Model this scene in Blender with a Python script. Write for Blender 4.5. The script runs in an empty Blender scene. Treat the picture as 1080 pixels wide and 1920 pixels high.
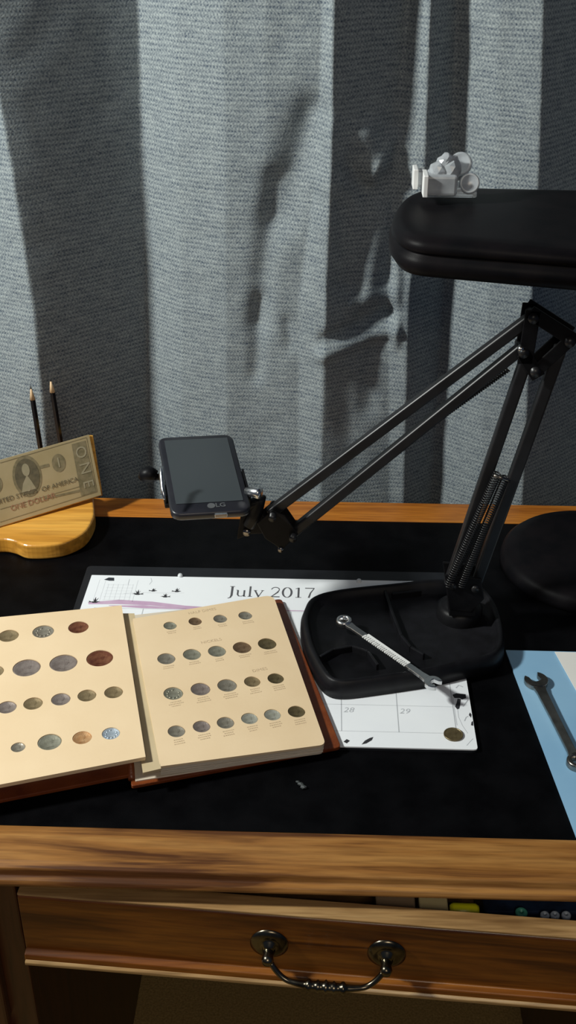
import bpy, bmesh, math, random
from mathutils import Vector, Matrix, noise
R = math.radians
random.seed(4)
scene = bpy.context.scene
# ------------------------------------------------------------------ camera
FPX, PITCH, YAW, CAMH = 2100.0, R(30), R(2), 1.523
cd = bpy.data.cameras.new('camera'); cam = bpy.data.objects.new('camera', cd)
scene.collection.objects.link(cam); scene.camera = cam
cam.location = (0, 0, CAMH); cam.rotation_euler = (R(90) - PITCH, 0, YAW)
cd.sensor_fit = 'VERTICAL'; cd.sensor_height = 24.0; cd.lens = FPX / 1920 * 24.0; cd.clip_start = .02
# ------------------------------------------------------------------ world and lights
w = bpy.data.worlds.new('room_air'); scene.world = w; w.use_nodes = True
w.node_tree.nodes['Background'].inputs[0].default_value = (.38, .58, 1.0, 1)
w.node_tree.nodes['Background'].inputs[1].default_value = .068
def area(name, loc, target, sx, sy, power, col):
    l = bpy.data.lights.new(name, 'AREA'); l.shape = 'RECTANGLE'; l.size = sx; l.size_y = sy; l.energy = power; l.color = col
    o = bpy.data.objects.new(name, l); scene.collection.objects.link(o); o.location = loc
    o.rotation_euler = (Vector(target) - Vector(loc)).to_track_quat('-Z', 'Y').to_euler(); return o
area('key_light', (-1.42, .63, 2.12), (0, 1.2, .9), .16, .16, 44, (.98, 1.0, .94))
area('front_fill', (.15, -1.0, 2.25), (0, .9, .5), .6, .6, 9.5, (1.0, .86, .68))  # unseen warm fill, added behind the camera to lift floor and drawer
vs = scene.view_settings
vs.view_transform = 'Standard'; vs.look = 'None'; vs.gamma = 1.0; vs.use_curve_mapping = False; vs.exposure = 0.0

# ------------------------------------------------------------------ geometry helpers
def ray(px, py):
    u = (px - 540) / FPX; v = (py - 960) / FPX
    f = math.cos(PITCH) - v * math.sin(PITCH); z = -(math.sin(PITCH) + v * math.cos(PITCH))
    c, s = math.cos(YAW), math.sin(YAW)
    return Vector((u * c - f * s, u * s + f * c, z))
EYE = Vector((0, 0, CAMH))
def onZ(px, py, z):
    r = ray(px, py); return EYE + r * ((z - CAMH) / r.z)
def onY(px, py, y):
    r = ray(px, py); return EYE + r * (y / r.y)
def onP(px, py, p, n):
    r = ray(px, py); n = Vector(n); return EYE + r * ((Vector(p) - EYE).dot(n) / r.dot(n))
def proj(p):
    c, s = math.cos(YAW), math.sin(YAW)
    a = p[0] * c + p[1] * s; f = -p[0] * s + p[1] * c; h = p[2] - CAMH
    d = f * math.cos(PITCH) - h * math.sin(PITCH); v = -(f * math.sin(PITCH) + h * math.cos(PITCH))
    return 540 + FPX * a / d, 960 + FPX * v / d
def size_at(p, pxw):
    v = Vector(p) - EYE; fw = Vector((-math.sin(YAW) * math.cos(PITCH), math.cos(YAW) * math.cos(PITCH), -math.sin(PITCH)))
    return pxw * v.dot(fw) / FPX
def link(name, me, m, parent=None, smooth=False):
    o = bpy.data.objects.new(name, me); scene.collection.objects.link(o)
    if m and not me.materials: me.materials.append(m)
    if parent: o.parent = parent
    if smooth:
        for p in me.polygons: p.use_smooth = True
    return o
def obj(name, bm, m, parent=None, smooth=False, bevel=0, seg=2):
    bmesh.ops.recalc_face_normals(bm, faces=bm.faces)
    me = bpy.data.meshes.new(name); bm.to_mesh(me); bm.free()
    o = link(name, me, m, parent, smooth)
    if bevel:
        b = o.modifiers.new('bevel', 'BEVEL'); b.width = bevel; b.segments = seg; b.limit_method = 'ANGLE'; b.angle_limit = R(35)
    return o
def thing(name, label, cat, loc=(0, 0, 0), group=None):
    o = bpy.data.objects.new(name, None); scene.collection.objects.link(o); o.empty_display_size = .02
    o['label'] = label; o['category'] = cat; o['kind'] = 'thing'
    if group: o['group'] = group
    return o
def tag(o, label, cat, group=None):
    o['label'] = label; o['category'] = cat; o['kind'] = 'thing'
    if group: o['group'] = group
    return o
def box(bm, c, s, M=None):
    g = bmesh.ops.create_cube(bm, size=1)['verts']
    for v in g:
        v.co = Vector((v.co.x * s[0], v.co.y * s[1], v.co.z * s[2])) + Vector(c)
        if M: v.co = M @ v.co
def bar(bm, a, b, w_, h_, up=(0, 0, 1)):
    a, b = Vector(a), Vector(b); x = (b - a); L = x.length; x.normalize()
    y = Vector(up).cross(x).normalized(); z = x.cross(y)
    M = Matrix((x, y, z)).transposed().to_4x4(); M.translation = (a + b) / 2
    box(bm, (0, 0, 0), (L, w_, h_), M)
def tube(bm, pts, rad, n=10, cap=True):
    pts = [Vector(p) for p in pts]; rings = []
    rr = rad if isinstance(rad, (list, tuple)) else [rad] * len(pts)
    t0 = (pts[1] - pts[0]).normalized()
    u = t0.orthogonal().normalized()
    for i, p in enumerate(pts):
        t = (pts[min(i + 1, len(pts) - 1)] - pts[max(i - 1, 0)]).normalized()
        u = (u - t * u.dot(t)).normalized(); v = t.cross(u)
        rings.append([bm.verts.new(p + (u * math.cos(k * 2 * math.pi / n) + v * math.sin(k * 2 * math.pi / n)) * rr[i]) for k in range(n)])
    for a, b in zip(rings, rings[1:]):
        for k in range(n): bm.faces.new((a[k], a[(k + 1) % n], b[(k + 1) % n], b[k]))
    if cap: bm.faces.new(rings[0][::-1]); bm.faces.new(rings[-1])
def lathe(bm, prof, M=None, n=32):
    M = M or Matrix(); rings = []
    for r, z in prof:
        if r < 1e-6: rings.append([bm.verts.new(M @ Vector((0, 0, z)))])
        else: rings.append([bm.verts.new(M @ Vector((r * math.cos(k * 2 * math.pi / n), r * math.sin(k * 2 * math.pi / n), z))) for k in range(n)])
    for a, b in zip(rings, rings[1:]):
        for k in range(n):
            k2 = (k + 1) % n
            if len(a) == 1: bm.faces.new((a[0], b[k], b[k2]))
            elif len(b) == 1: bm.faces.new((a[k], a[k2], b[0]))
            else: bm.faces.new((a[k], a[k2], b[k2], b[k]))
def prism(bm, pts, dz):
    """pts: 3D outline (top); extruded by vector dz"""
    dz = Vector(dz); top = [bm.verts.new(Vector(p)) for p in pts]; bot = [bm.verts.new(Vector(p) + dz) for p in pts]
    bm.faces.new(top); bm.faces.new(bot[::-1]); n = len(pts)
    for i in range(n): bm.faces.new((top[i], bot[i], bot[(i + 1) % n], top[(i + 1) % n]))
def extrude_x(bm, prof, x0, x1):
    prism(bm, [(x0, y, z) for y, z in prof], (x1 - x0, 0, 0))
def axis_M(p, z, x=None):
    z = Vector(z).normalized(); x = Vector(x) if x is not None else z.orthogonal()
    x = (x - z * x.dot(z)).normalized(); y = z.cross(x)
    M = Matrix((x, y, z)).transposed().to_4x4(); M.translation = p; return M
def smooth_closed(pts, n=6):
    out = []; N = len(pts)
    for i in range(N):
        p0, p1, p2, p3 = [Vector(pts[(i + k) % N]) for k in (-1, 0, 1, 2)]
        for j in range(n):
            t = j / n
            out.append(.5 * ((2 * p1) + (-p0 + p2) * t + (2 * p0 - 5 * p1 + 4 * p2 - p3) * t * t + (-p0 + 3 * p1 - 3 * p2 + p3) * t ** 3))
    return out
def round_poly(pts, rads, n=5):
    out = []; N = len(pts)
    for i in range(N):
        p = Vector(pts[i]); a = (Vector(pts[i - 1]) - p).normalized(); b = (Vector(pts[(i + 1) % N]) - p).normalized(); r = rads[i]
        if r <= 0: out.append(p); continue
        for k in range(n + 1):
            t = k / n; out.append((p + a * r) * (1 - t) ** 2 + p * 2 * t * (1 - t) + (p + b * r) * t * t)
    return out
def text_mesh(s, size, M, name, m, parent, off=0, align='CENTER', depth=.00005):
    c = bpy.data.curves.new(name, 'FONT'); c.body = s; c.size = size; c.align_x = align; c.align_y = 'CENTER'; c.offset = off; c.extrude = depth; c.resolution_u = 3
    t = bpy.data.objects.new(name, c); me = bpy.data.meshes.new_from_object(t); bpy.data.objects.remove(t); bpy.data.curves.remove(c)
    me.transform(M); me.materials.clear(); me.name = name
    return link(name, me, m, parent)
def ribbon(bm, pts, wd, up=(0, 0, 1), th=.0001):
    """flat printed stroke with width wd (list or number) lying on a surface of normal up"""
    up = Vector(up); pts = [Vector(p) for p in pts]; ws = wd if isinstance(wd, (list, tuple)) else [wd] * len(pts)
    L = []; Rr = []
    for i, p in enumerate(pts):
        t = (pts[min(i + 1, len(pts) - 1)] - pts[max(i - 1, 0)]).normalized(); s = up.cross(t).normalized()
        L.append(bm.verts.new(p + s * ws[i] / 2 + up * th)); Rr.append(bm.verts.new(p - s * ws[i] / 2 + up * th))
    for i in range(len(pts) - 1): bm.faces.new((L[i], Rr[i], Rr[i + 1], L[i + 1]))

# ------------------------------------------------------------------ materials
def mat(name, col, rough=.5, metal=0, spec=.5, col2=None, nscale=20, nstretch=(1, 1, 1), bump=0, bscale=None, detail=6, ramp=(.35, .65), **kw):
    m = bpy.data.materials.new(name); m.use_nodes = True; nt = m.node_tree; N = nt.nodes; b = N['Principled BSDF']
    b.inputs['Base Color'].default_value = (*col, 1); b.inputs['Roughness'].default_value = rough; b.inputs['Metallic'].default_value = metal
    b.inputs['Specular IOR Level'].default_value = spec
    for k, v in kw.items(): b.inputs[k.replace('_', ' ')].default_value = v
    if col2 or bump:
        tc = N.new('ShaderNodeTexCoord'); mp = N.new('ShaderNodeMapping'); mp.inputs['Scale'].default_value = nstretch
        nt.links.new(tc.outputs['Object'], mp.inputs[0])
    if col2:
        nz = N.new('ShaderNodeTexNoise'); nz.inputs['Scale'].default_value = nscale; nz.inputs['Detail'].default_value = detail
        nt.links.new(mp.outputs[0], nz.inputs[0]); cr = N.new('ShaderNodeValToRGB')
        cr.color_ramp.elements[0].position = ramp[0]; cr.color_ramp.elements[1].position = ramp[1]
        cr.color_ramp.elements[0].color = (*col, 1); cr.color_ramp.elements[1].color = (*col2, 1)
        nt.links.new(nz.outputs[0], cr.inputs[0]); nt.links.new(cr.outputs[0], b.inputs['Base Color'])
    if bump:
        nb = N.new('ShaderNodeTexNoise'); nb.inputs['Scale'].default_value = bscale or nscale; nt.links.new(mp.outputs[0], nb.inputs[0])
        bp = N.new('ShaderNodeBump'); bp.inputs['Strength'].default_value = bump; bp.inputs['Distance'].default_value = .001
        nt.links.new(nb.outputs[0], bp.inputs['Height']); nt.links.new(bp.outputs[0], b.inputs['Normal'])
    return m
def wood(name, dark, mid, light, along='X', scale=1.0, rough=.33):
    m = bpy.data.materials.new(name); m.use_nodes = True; nt = m.node_tree; N = nt.nodes; b = N['Principled BSDF']; b.inputs['Roughness'].default_value = rough
    tc = N.new('ShaderNodeTexCoord'); mp = N.new('ShaderNodeMapping')
    mp.inputs['Scale'].default_value = {'X': (1.3, 22, 22), 'Z': (22, 22, 1.3), 'Y': (22, 1.3, 22)}[along]
    nt.links.new(tc.outputs['Object'], mp.inputs[0])
    n1 = N.new('ShaderNodeTexNoise'); n1.inputs['Scale'].default_value = 3 * scale; n1.inputs['Detail'].default_value = 5; n1.inputs['Distortion'].default_value = .6
    n2 = N.new('ShaderNodeTexNoise'); n2.inputs['Scale'].default_value = 16 * scale; n2.inputs['Detail'].default_value = 8
    nt.links.new(mp.outputs[0], n1.inputs[0]); nt.links.new(mp.outputs[0], n2.inputs[0])
    cr = N.new('ShaderNodeValToRGB'); e = cr.color_ramp.elements; e[0].position = .36; e[0].color = (*dark, 1); e[1].position = .66; e[1].color = (*light, 1)
    x = e.new(.47); x.color = (*mid, 1); nt.links.new(n1.outputs[0], cr.inputs[0])
    mx = N.new('ShaderNodeMix'); mx.data_type = 'RGBA'; mx.blend_type = 'MULTIPLY'; mx.inputs[0].default_value = .55
    cr2 = N.new('ShaderNodeValToRGB'); cr2.color_ramp.elements[0].position = .35; cr2.color_ramp.elements[0].color = (.45, .4, .38, 1); cr2.color_ramp.elements[1].position = .6
    nt.links.new(n2.outputs[0], cr2.inputs[0]); nt.links.new(cr.outputs[0], mx.inputs[6]); nt.links.new(cr2.outputs[0], mx.inputs[7]); nt.links.new(mx.outputs[2], b.inputs['Base Color'])
    bp = N.new('ShaderNodeBump'); bp.inputs['Strength'].default_value = .12; bp.inputs['Distance'].default_value = .001
    nt.links.new(n2.outputs[0], bp.inputs['Height']); nt.links.new(bp.outputs[0], b.inputs['Normal'])
    return m
def fabric():
    m = bpy.data.materials.new('grey_woven_curtain'); m.use_nodes = True; nt = m.node_tree; N = nt.nodes; b = N['Principled BSDF']
    b.inputs['Roughness'].default_value = .85; b.inputs['Specular IOR Level'].default_value = .25
    tc = N.new('ShaderNodeTexCoord'); sx = N.new('ShaderNodeSeparateXYZ'); nt.links.new(tc.outputs['Object'], sx.inputs[0])
    def math_(op, a, b_=None, c=None):
        n = N.new('ShaderNodeMath'); n.operation = op
        for i, q in enumerate((a, b_, c)):
            if q is None: continue
            if isinstance(q, (int, float)): n.inputs[i].default_value = q
            else: nt.links.new(q, n.inputs[i])
        return n.outputs[0]
    nz0 = N.new('ShaderNodeTexNoise'); nz0.inputs['Scale'].default_value = 14; nt.links.new(tc.outputs['Object'], nz0.inputs[0])
    wob = math_('MULTIPLY', nz0.outputs[0], 5.0)
    zz = math_('ADD', math_('MULTIPLY', sx.outputs[2], 2 * math.pi / .0062), wob)
    xx = math_('MULTIPLY', sx.outputs[0], 2 * math.pi / .0042)
    rowph = math_('MULTIPLY', math_('SINE', math_('MULTIPLY', zz, .5)), 1.6)
    dots = math_('MULTIPLY', math_('SINE', zz), math_('ADD', math_('MULTIPLY', math_('SINE', math_('ADD', xx, rowph)), .7), .5))
    nz = N.new('ShaderNodeTexNoise'); nz.inputs['Scale'].default_value = 420; nz.inputs['Detail'].default_value = 3; nz.inputs['Roughness'].default_value = .8
    nt.links.new(tc.outputs['Object'], nz.inputs[0])
    mp = N.new('ShaderNodeMapping'); mp.inputs['Scale'].default_value = (45, 45, 190); nt.links.new(tc.outputs['Object'], mp.inputs[0])
    nh = N.new('ShaderNodeTexNoise'); nh.inputs['Scale'].default_value = 1; nh.inputs['Detail'].default_value = 3; nt.links.new(mp.outputs[0], nh.inputs[0])
    tot = math_('ADD', math_('MULTIPLY', dots, .19), math_('ADD', math_('MULTIPLY', math_('SUBTRACT', nz.outputs[0], .5), 1.35), math_('MULTIPLY', math_('SUBTRACT', nh.outputs[0], .5), .42)))
    fac = math_('ADD', tot, .5)
    cr = N.new('ShaderNodeValToRGB'); e = cr.color_ramp.elements
    e[0].position = .12; e[0].color = (.050, .072, .108, 1); e[1].position = .88; e[1].color = (.395, .442, .445, 1)
    nt.links.new(fac, cr.inputs[0]); nt.links.new(cr.outputs[0], b.inputs['Base Color'])
    bp = N.new('ShaderNodeBump'); bp.inputs['Strength'].default_value = .35; bp.inputs['Distance'].default_value = .0015
    nt.links.new(fac, bp.inputs['Height']); nt.links.new(bp.outputs[0], b.inputs['Normal'])
    return m
M_fab = fabric()
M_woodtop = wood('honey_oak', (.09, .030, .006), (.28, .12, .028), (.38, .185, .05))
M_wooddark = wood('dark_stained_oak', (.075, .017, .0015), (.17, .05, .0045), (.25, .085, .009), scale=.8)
M_woodside = wood('dark_oak_upright', (.025, .007, .003), (.05, .014, .006), (.075, .022, .008), along='Z')
M_litlip = wood('lit_lip_oak', (.22, .12, .045), (.34, .20, .08), (.42, .27, .12), rough=.3)  # paler oak that paints the highlight along the drawer lips
M_woodbase = wood('yellow_pine', (.60, .27, .035), (.70, .34, .055), (.76, .40, .075), scale=.5, rough=.3)
M_inside = mat('raw_drawer_wood', (.35, .2, .08), .6, col2=(.25, .13, .05), nstretch=(2, 20, 20))
M_top = mat('black_vinyl', (.0012, .0012, .0016), .40, col2=(.003, .003, .0036), nscale=30, bump=.25, bscale=900, spec=.05)
M_wall = mat('painted_wall', (.35, .34, .33), .8, col2=(.38, .37, .36), nscale=40, bump=.1)
M_carpet = mat('brown_carpet', (.20, .13, .04), .95, col2=(.30, .20, .07), nscale=300, bump=.8)
M_plastic = mat('black_plastic', (.004, .004, .005), .42, col2=(.007, .007, .008), nscale=60, bump=.12, bscale=1500, spec=.15)
M_tray = mat('matte_black_plastic', (.005, .005, .006), .42, col2=(.008, .008, .010), nscale=60, bump=.15, bscale=1500, spec=.2)
M_lampblk = mat('lamp_black_plastic', (.004, .004, .005), .45, col2=(.007, .006, .007), nscale=40, bump=.1, bscale=1200, spec=.07)
M_metalblk = mat('black_enamelled_steel', (.009, .009, .010), .38, metal=.1, col2=(.014, .014, .016), nscale=50)
M_steel = mat('chrome_steel', (.62, .63, .64), .26, metal=1, col2=(.7, .7, .7), nscale=40)
M_steeldk = mat('worn_tool_steel', (.22, .20, .18), .26, metal=1, col2=(.36, .33, .30), nscale=80)
M_raised = mat('bright_raised_steel', (.85, .86, .85), .4, metal=.1)
M_brass = mat('aged_brass', (.06, .05, .034), .25, metal=1, col2=(.17, .15, .11), nscale=60)
M_paper = mat('calendar_paper', (.80, .83, .87), .55, col2=(.84, .87, .90), nscale=12)
M_ink = mat('black_ink', (.02, .02, .025), .6, col2=(.03, .03, .035), nscale=50)
M_grey = mat('grey_ink', (.42, .44, .47), .6, col2=(.45, .47, .5), nscale=50)
M_lav = mat('violet_ink', (.50, .33, .48), .6, col2=(.56, .40, .54), nscale=50)
M_page = mat('tan_page', (.75, .57, .355), .6, col2=(.79, .61, .39), nscale=14, bump=.05, bscale=300)
M_pageedge = mat('page_edges', (.55, .47, .36), .7, col2=(.70, .62, .50), nscale=3, nstretch=(1, 1, 500))
M_cap = mat('brown_caption_ink', (.50, .38, .24), .6, col2=(.56, .43, .28), nscale=200)
M_leather = mat('red_brown_leatherette', (.11, .022, .006), .32, col2=(.20, .05, .012), nscale=25, bump=.3, bscale=500)
M_bill = mat('aged_banknote_paper', (.50, .40, .21), .6, col2=(.58, .47, .27), nscale=25)
M_billink = mat('banknote_olive_ink', (.13, .115, .07), .6, col2=(.20, .17, .10), nscale=150)
M_billpanel = mat('banknote_panel_ink', (.22, .19, .10), .6, col2=(.34, .28, .16), nscale=160)
M_billred = mat('banknote_red_ink', (.40, .19, .11), .6, col2=(.46, .25, .15), nscale=150)
M_billpale = mat('banknote_pale', (.42, .38, .24), .6, col2=(.48, .42, .28), nscale=90)
M_screen = mat('phone_glass', (.030, .037, .042), .22, col2=(.036, .043, .048), nscale=5, spec=.7)
M_rubber = mat('phone_case', (.012, .013, .018), .35, col2=(.018, .018, .024), nscale=40)
M_logo = mat('grey_logo_print', (.08, .085, .09), .5, col2=(.09, .095, .1), nscale=50)
M_folder = mat('blue_card', (.22, .42, .62), .55, col2=(.27, .48, .67), nscale=9, bump=.05)
M_white = mat('white_paper', (.78, .77, .73), .6, col2=(.82, .81, .77), nscale=12)
M_penblk = mat('black_pencil_lacquer', (.006, .006, .008), .25, col2=(.01, .01, .012), nscale=30)
M_penwood = mat('sharpened_pencil_wood', (.62, .42, .24), .6, col2=(.7, .5, .3), nscale=80)
M_lead = mat('graphite', (.03, .03, .03), .4, col2=(.05, .05, .05), nscale=80)
M_clear = mat('clear_plastic', (.92, .95, .97), .12, Transmission_Weight=.75, IOR=1.45)
M_frost = mat('cloudy_clear_plastic', (.60, .64, .68), .22, col2=(.72, .76, .80), nscale=120, Transmission_Weight=.55, IOR=1.45)

# ------------------------------------------------------------------ setting
DZ = .76
def struct(name, bm, m):
    o = obj(name, bm, m); o['kind'] = 'structure'; return o
bm = bmesh.new(); box(bm, (0, .6, -.02), (5, 5, .04)); struct('floor', bm, M_carpet)
bm = bmesh.new(); box(bm, (0, 1.68, 1.25), (5, .1, 2.5)); struct('wall_back', bm, M_wall)

# ------------------------------------------------------------------ curtain
CY = 1.46
# fold lines: pixel rows at which they were read, and the depth of each (negative comes forward)
ROWS = (0, 300, 560, 900)
KEYS = [((-420, -420, -420, -420), -.03), ((-205, -205, -205, -205), .042), ((-14, 40, 78, 108), -.036), ((245, 251, 262, 268), .047),
        ((330, 332, 338, 340), (.012, .012, .014, .018)), ((420, 425, 425, 425), (-.012, -.010, -.006, .0)), ((500, 500, 480, 485), (-.020, -.016, -.008, -.002)), ((606, 596, 560, 560), (-.024, -.018, -.012, -.008)), ((624, 621, 611, 601), (-.038, -.038, -.030, -.020)), ((700, 690, 672, 680), (-.010, -.008, -.006, -.010)), ((768, 740, 728, 730), (.020, .008, .003, -.002)), 
        ((806, 797, 765, 757), -.004), ((862, 854, 838, 817), .028), ((935, 930, 915, 900), -.006), ((1012, 1004, 990, 975), -.022), ((1190, 1190, 1190, 1190), .085),
        ((1290, 1290, 1290, 1290), -.02), ((1440, 1440, 1440, 1440), .04), ((1600, 1600, 1600, 1600), -.02), ((1800, 1800, 1800, 1800), .04)]
def seg_gauss(px, py, a, b, wd):
    ax, ay = a; bx, by = b; dx, dy = bx - ax, by - ay; t = max(0, min(1, ((px - ax) * dx + (py - ay) * dy) / (dx * dx + dy * dy)))
    d = math.hypot(px - ax - t * dx, py - ay - t * dy); return math.exp(-(d / wd) ** 2)
CREASES = [((585, 205), (530, 400), 34, .014), ((612, 230), (600, 330), 18, -.006), ((515, 330), (485, 600), 22, .007),
           ((690, 250), (705, 300), 26, -.016), ((650, 300), (680, 350), 14, .008), ((738, 260), (700, 330), 14, -.010), ((640, 380), (640, 520), 26, .008),
           ((720, 400), (690, 540), 20, -.007), ((610, 620), (735, 585), 13, .010), ((600, 650), (740, 618), 12, -.008), ((660, 560), (730, 550), 14, -.005),
           ((700, 640), (690, 760), 20, .006), ((490, 560), (480, 700), 16, .006), ((540, 600), (545, 640), 12, .004), ((640, 700), (660, 860), 22, .004),
           ((745, 480), (742, 640), 10, -.006), ((92, 585), (76, 560), 9, -.005), ((420, 430), (450, 560), 20, .004)]
def depth(px, py):
    py_ = max(-300, min(1200, py))
    if py_ <= ROWS[1]: i = 0
    elif py_ <= ROWS[2]: i = 1
    else: i = 2
    t = (py_ - ROWS[i]) / (ROWS[i + 1] - ROWS[i])
    xs = [k[0][i] * (1 - t) + k[0][i + 1] * t for k in KEYS]; ds = [k[1] if not isinstance(k[1], tuple) else k[1][i] * (1 - t) + k[1][i + 1] * t for k in KEYS]
    for j in range(len(xs) - 1):
        if px < xs[j + 1] or j == len(xs) - 2:
            s = min(1, max(0, (px - xs[j]) / max(1, xs[j + 1] - xs[j])))
            s = s * .88 + (s * s * (3 - 2 * s)) * .12
            return ds[j] * (1 - s) + ds[j + 1] * s
def curtain_depth(x, z):
    px, py = proj((x, CY, z)); d = depth(px, py) * 1.35
    if -200 < py < 1000 and 350 < px < 800:
        for a, b, wd, am in CREASES[:-2]: d += am * seg_gauss(px, py, a, b, wd)
    d += .0035 * noise.noise(Vector((x * 9, 0, z * 4))) + .0012 * noise.noise(Vector((x * 30, 3, z * 26)))
    return d
crt = thing('curtain', 'heavy grey woven curtain hanging in deep folds behind the desk', 'curtain')
bm = bmesh.new(); X0, X1, Z0, Z1 = -.95, .85, .06, 1.98; NX, NZ = 640, 300; grid = []
for j in range(NZ + 1):
    z = Z0 + (Z1 - Z0) * j / NZ
    grid.append([bm.verts.new((X0 + (X1 - X0) * i / NX, CY + curtain_depth(X0 + (X1 - X0) * i / NX, z), z)) for i in range(NX + 1)])
for j in range(NZ):
    for i in range(NX): bm.faces.new((grid[j][i], grid[j][i + 1], grid[j + 1][i + 1], grid[j + 1][i]))
c = obj('curtain_cloth', bm, M_fab, crt, True)
s_ = c.modifiers.new('thickness', 'SOLIDIFY'); s_.thickness = .0015; s_.offset = 1
bm = bmesh.new(); tube(bm, [(-1.05, CY, 2.0), (.95, CY, 2.0)], .014, 16); tube(bm, [(-.9, CY, 2.0), (-.9, 1.63, 2.0)], .01); tube(bm, [(.8, CY, 2.0), (.8, 1.63, 2.0)], .01)
obj('curtain_rod', bm, M_metalblk, crt, True)

# ------------------------------------------------------------------ desk
desk = thing('desk', 'oak writing desk with a black inset top and a brass bail pull', 'desk')
XL, XR = -.86, .92; YF, YB = .737, 1.2995
bm = bmesh.new(); extrude_x(bm, [(YF, DZ + .0005), (.697, DZ - .0005), (.690, .757), (.688, .750), (.6835, .7485), (.6815, .7445), (.6835, .7405), (.690, .739), (.693, .730), (.737, .730)], XL, XR)
obj('front_rail', bm, M_woodtop, desk, bevel=.0012)
bm = bmesh.new(); extrude_x(bm, [(YB, DZ + .001), (1.350, DZ + .001), (1.353, .755), (1.353, .730), (YB, .730)], XL, XR)
obj('back_rail', bm, wood('orange_oak', (.36, .115, .012), (.46, .155, .018), (.52, .19, .025)), desk, bevel=.0015)
bm = bmesh.new(); box(bm, ((XL + XR) / 2, (YF + YB) / 2, .745), (XR - XL - .002, YB - YF, .030)); obj('writing_surface', bm, M_top, desk)
for sx in (-1, 1):
    x0, x1 = (XL, -.272) if sx < 0 else (.318, XR)
    bm = bmesh.new(); box(bm, ((x0 + x1) / 2, (.70 + 1.33) / 2, .365), (x1 - x0, .63, .73))
    p = obj('pedestal', bm, M_woodside, desk, bevel=.002)
    for k, (z0, z1) in enumerate(((.54, .715), (.30, .525), (.06, .285))):
        bm = bmesh.new(); box(bm, ((x0 + x1) / 2, .694, (z0 + z1) / 2), (x1 - x0 - .05, .014, z1 - z0)); q = obj('drawer_front', bm, M_woodside, p, bevel=.003)
bm = bmesh.new(); box(bm, (.023, 1.31, .42), (.59, .018, .60)); obj('modesty_panel', bm, M_woodside, desk)
bm = bmesh.new(); bm.free()
for xa, xb in ((-.2715, -.263), (.3145, .3175)):
    bm = bmesh.new(); extrude_x(bm, [(.7, .630), (.7, .637), (1.2, .637), (1.2, .630)], xa, xb); obj('drawer_runner', bm, M_woodside, desk)
# centre drawer, pulled out a little further on its right
A = Vector((-.268, .690, 0)); B = Vector((.312, .6535, 0)); ux = (B - A).normalized(); uy = Vector((-ux.y, ux.x, 0)); DW = (B - A).length
DM = Matrix((ux, uy, Vector((0, 0, 1)))).transposed().to_4x4(); DM.translation = A
bm = bmesh.new()
prof = [(.0, .652), (-.006, .650), (-.007, .643), (-.004, .639), (.018, .639), (.018, .7235), (.004, .7235), (0, .7195)]
prism(bm, [DM @ Vector((0, y, z)) for y, z in prof], ux * DW)
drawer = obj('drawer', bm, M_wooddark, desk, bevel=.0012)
for nm_, pr in (('top_lip_highlight', [(-.0015, .7236), (-.0015, .7262), (.0175, .7262), (.0175, .7236)]), ('bottom_lip_highlight', [(-.0068, .6385), (-.0098, .6400), (-.0098, .6435), (-.0072, .6455)])):
    bm = bmesh.new(); prism(bm, [DM @ Vector((.001, y, z)) for y, z in pr], ux * (DW - .002)); obj(nm_, bm, M_litlip, drawer, bevel=.0008)  # added strips, their light tone stands in for light catching the lips
bm = bmesh.new()
for a, b, c_ in (((.006, .27, .646), (.009, .50, .055), 0), ((DW - .006, .27, .646), (.009, .50, .055), 0), ((DW / 2, .515, .646), (DW, .010, .055), 0)):
    box(bm, (a[0], a[1], .69), b, DM)
box(bm, (DW / 2, .27, .655), (DW - .01, .50, .006), DM)
obj('drawer_box', bm, M_inside, drawer)
def dpt(px, py):   # on the drawer face
    return onP(px, py, A, uy)
for (px, py) in ((505, 1768), (725, 1787)):
    p = dpt(px, py); r = size_at(p, 72) / 2; bm = bmesh.new()
    lathe(bm, [(0, .0075), (.0045, .0075), (.006, .004), (r * .55, .0032), (r * .72, .0042), (r * .86, .0022), (r, .0016), (r * 1.0, -.0008)], axis_M(p, -uy), 36)
    lathe(bm, [(0, .020), (.004, .019), (.0055, .015), (.0045, .010), (.006, .005)], axis_M(p + Vector((0, 0, -.004)), -uy), 20)
    obj('rosette', bm, M_brass, drawer, True)
a = dpt(505, 1780) - uy * .013; b = dpt(725, 1799) - uy * .013
L = (b - a); pts = []; rad = []
N_ = 56
for i in range(N_ + 1):
    t = i / N_; e = abs(t - .5) * 2
    drop = -.0145 * (1 - max(0, (e - .62) / .38) ** 2.0) if e > .62 else -.0145
    p = a + L * (.02 + .96 * t) + Vector((0, 0, drop)) - uy * .010 * (1 - e ** 3)
    pts.append(p); r = .0026
    if e < .6: r = .0036 + .0011 * math.cos(e * math.pi * 1.4)
    for c0 in (0.0, .13, .30): 
        if abs(e - c0) < .022: r = .0066 if c0 < .05 else .0058
    rad.append(r)
bm = bmesh.new(); tube(bm, pts, rad, 14); obj('bail_pull', bm, M_brass, drawer, True)
# things lying in the drawer gap
def in_drawer(px, py, z, dy=0): return onZ(px, py, z) + Vector((0, dy, 0))
def slab(name, label, cat, px0, px1, py, z, dep, hgt, m, rad=.002):
    p0, p1 = onZ(px0, py, z), onZ(px1, py, z); bm = bmesh.new()
    prism(bm, [p0, p1, p1 + Vector((0, dep, 0)), p0 + Vector((0, dep, 0))], (0, 0, -hgt)); return tag(obj(name, bm, m, None, bevel=rad), label, cat)
DI = .712
slab('card_box', 'grey brown card box lying flat left of the cream one in the drawer gap', 'box', 705, 780, 1709, DI, .05, DI - .658, mat('brown_card', (.22, .15, .09), .6, col2=(.27, .19, .12), nscale=30))
slab('eraser', 'cream rubber eraser between brown box and yellow marker in the drawer gap', 'eraser', 787, 842, 1712, DI, .02, DI - .658, mat('cream_rubber', (.50, .42, .22), .6, col2=(.55, .46, .26), nscale=30))
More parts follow.
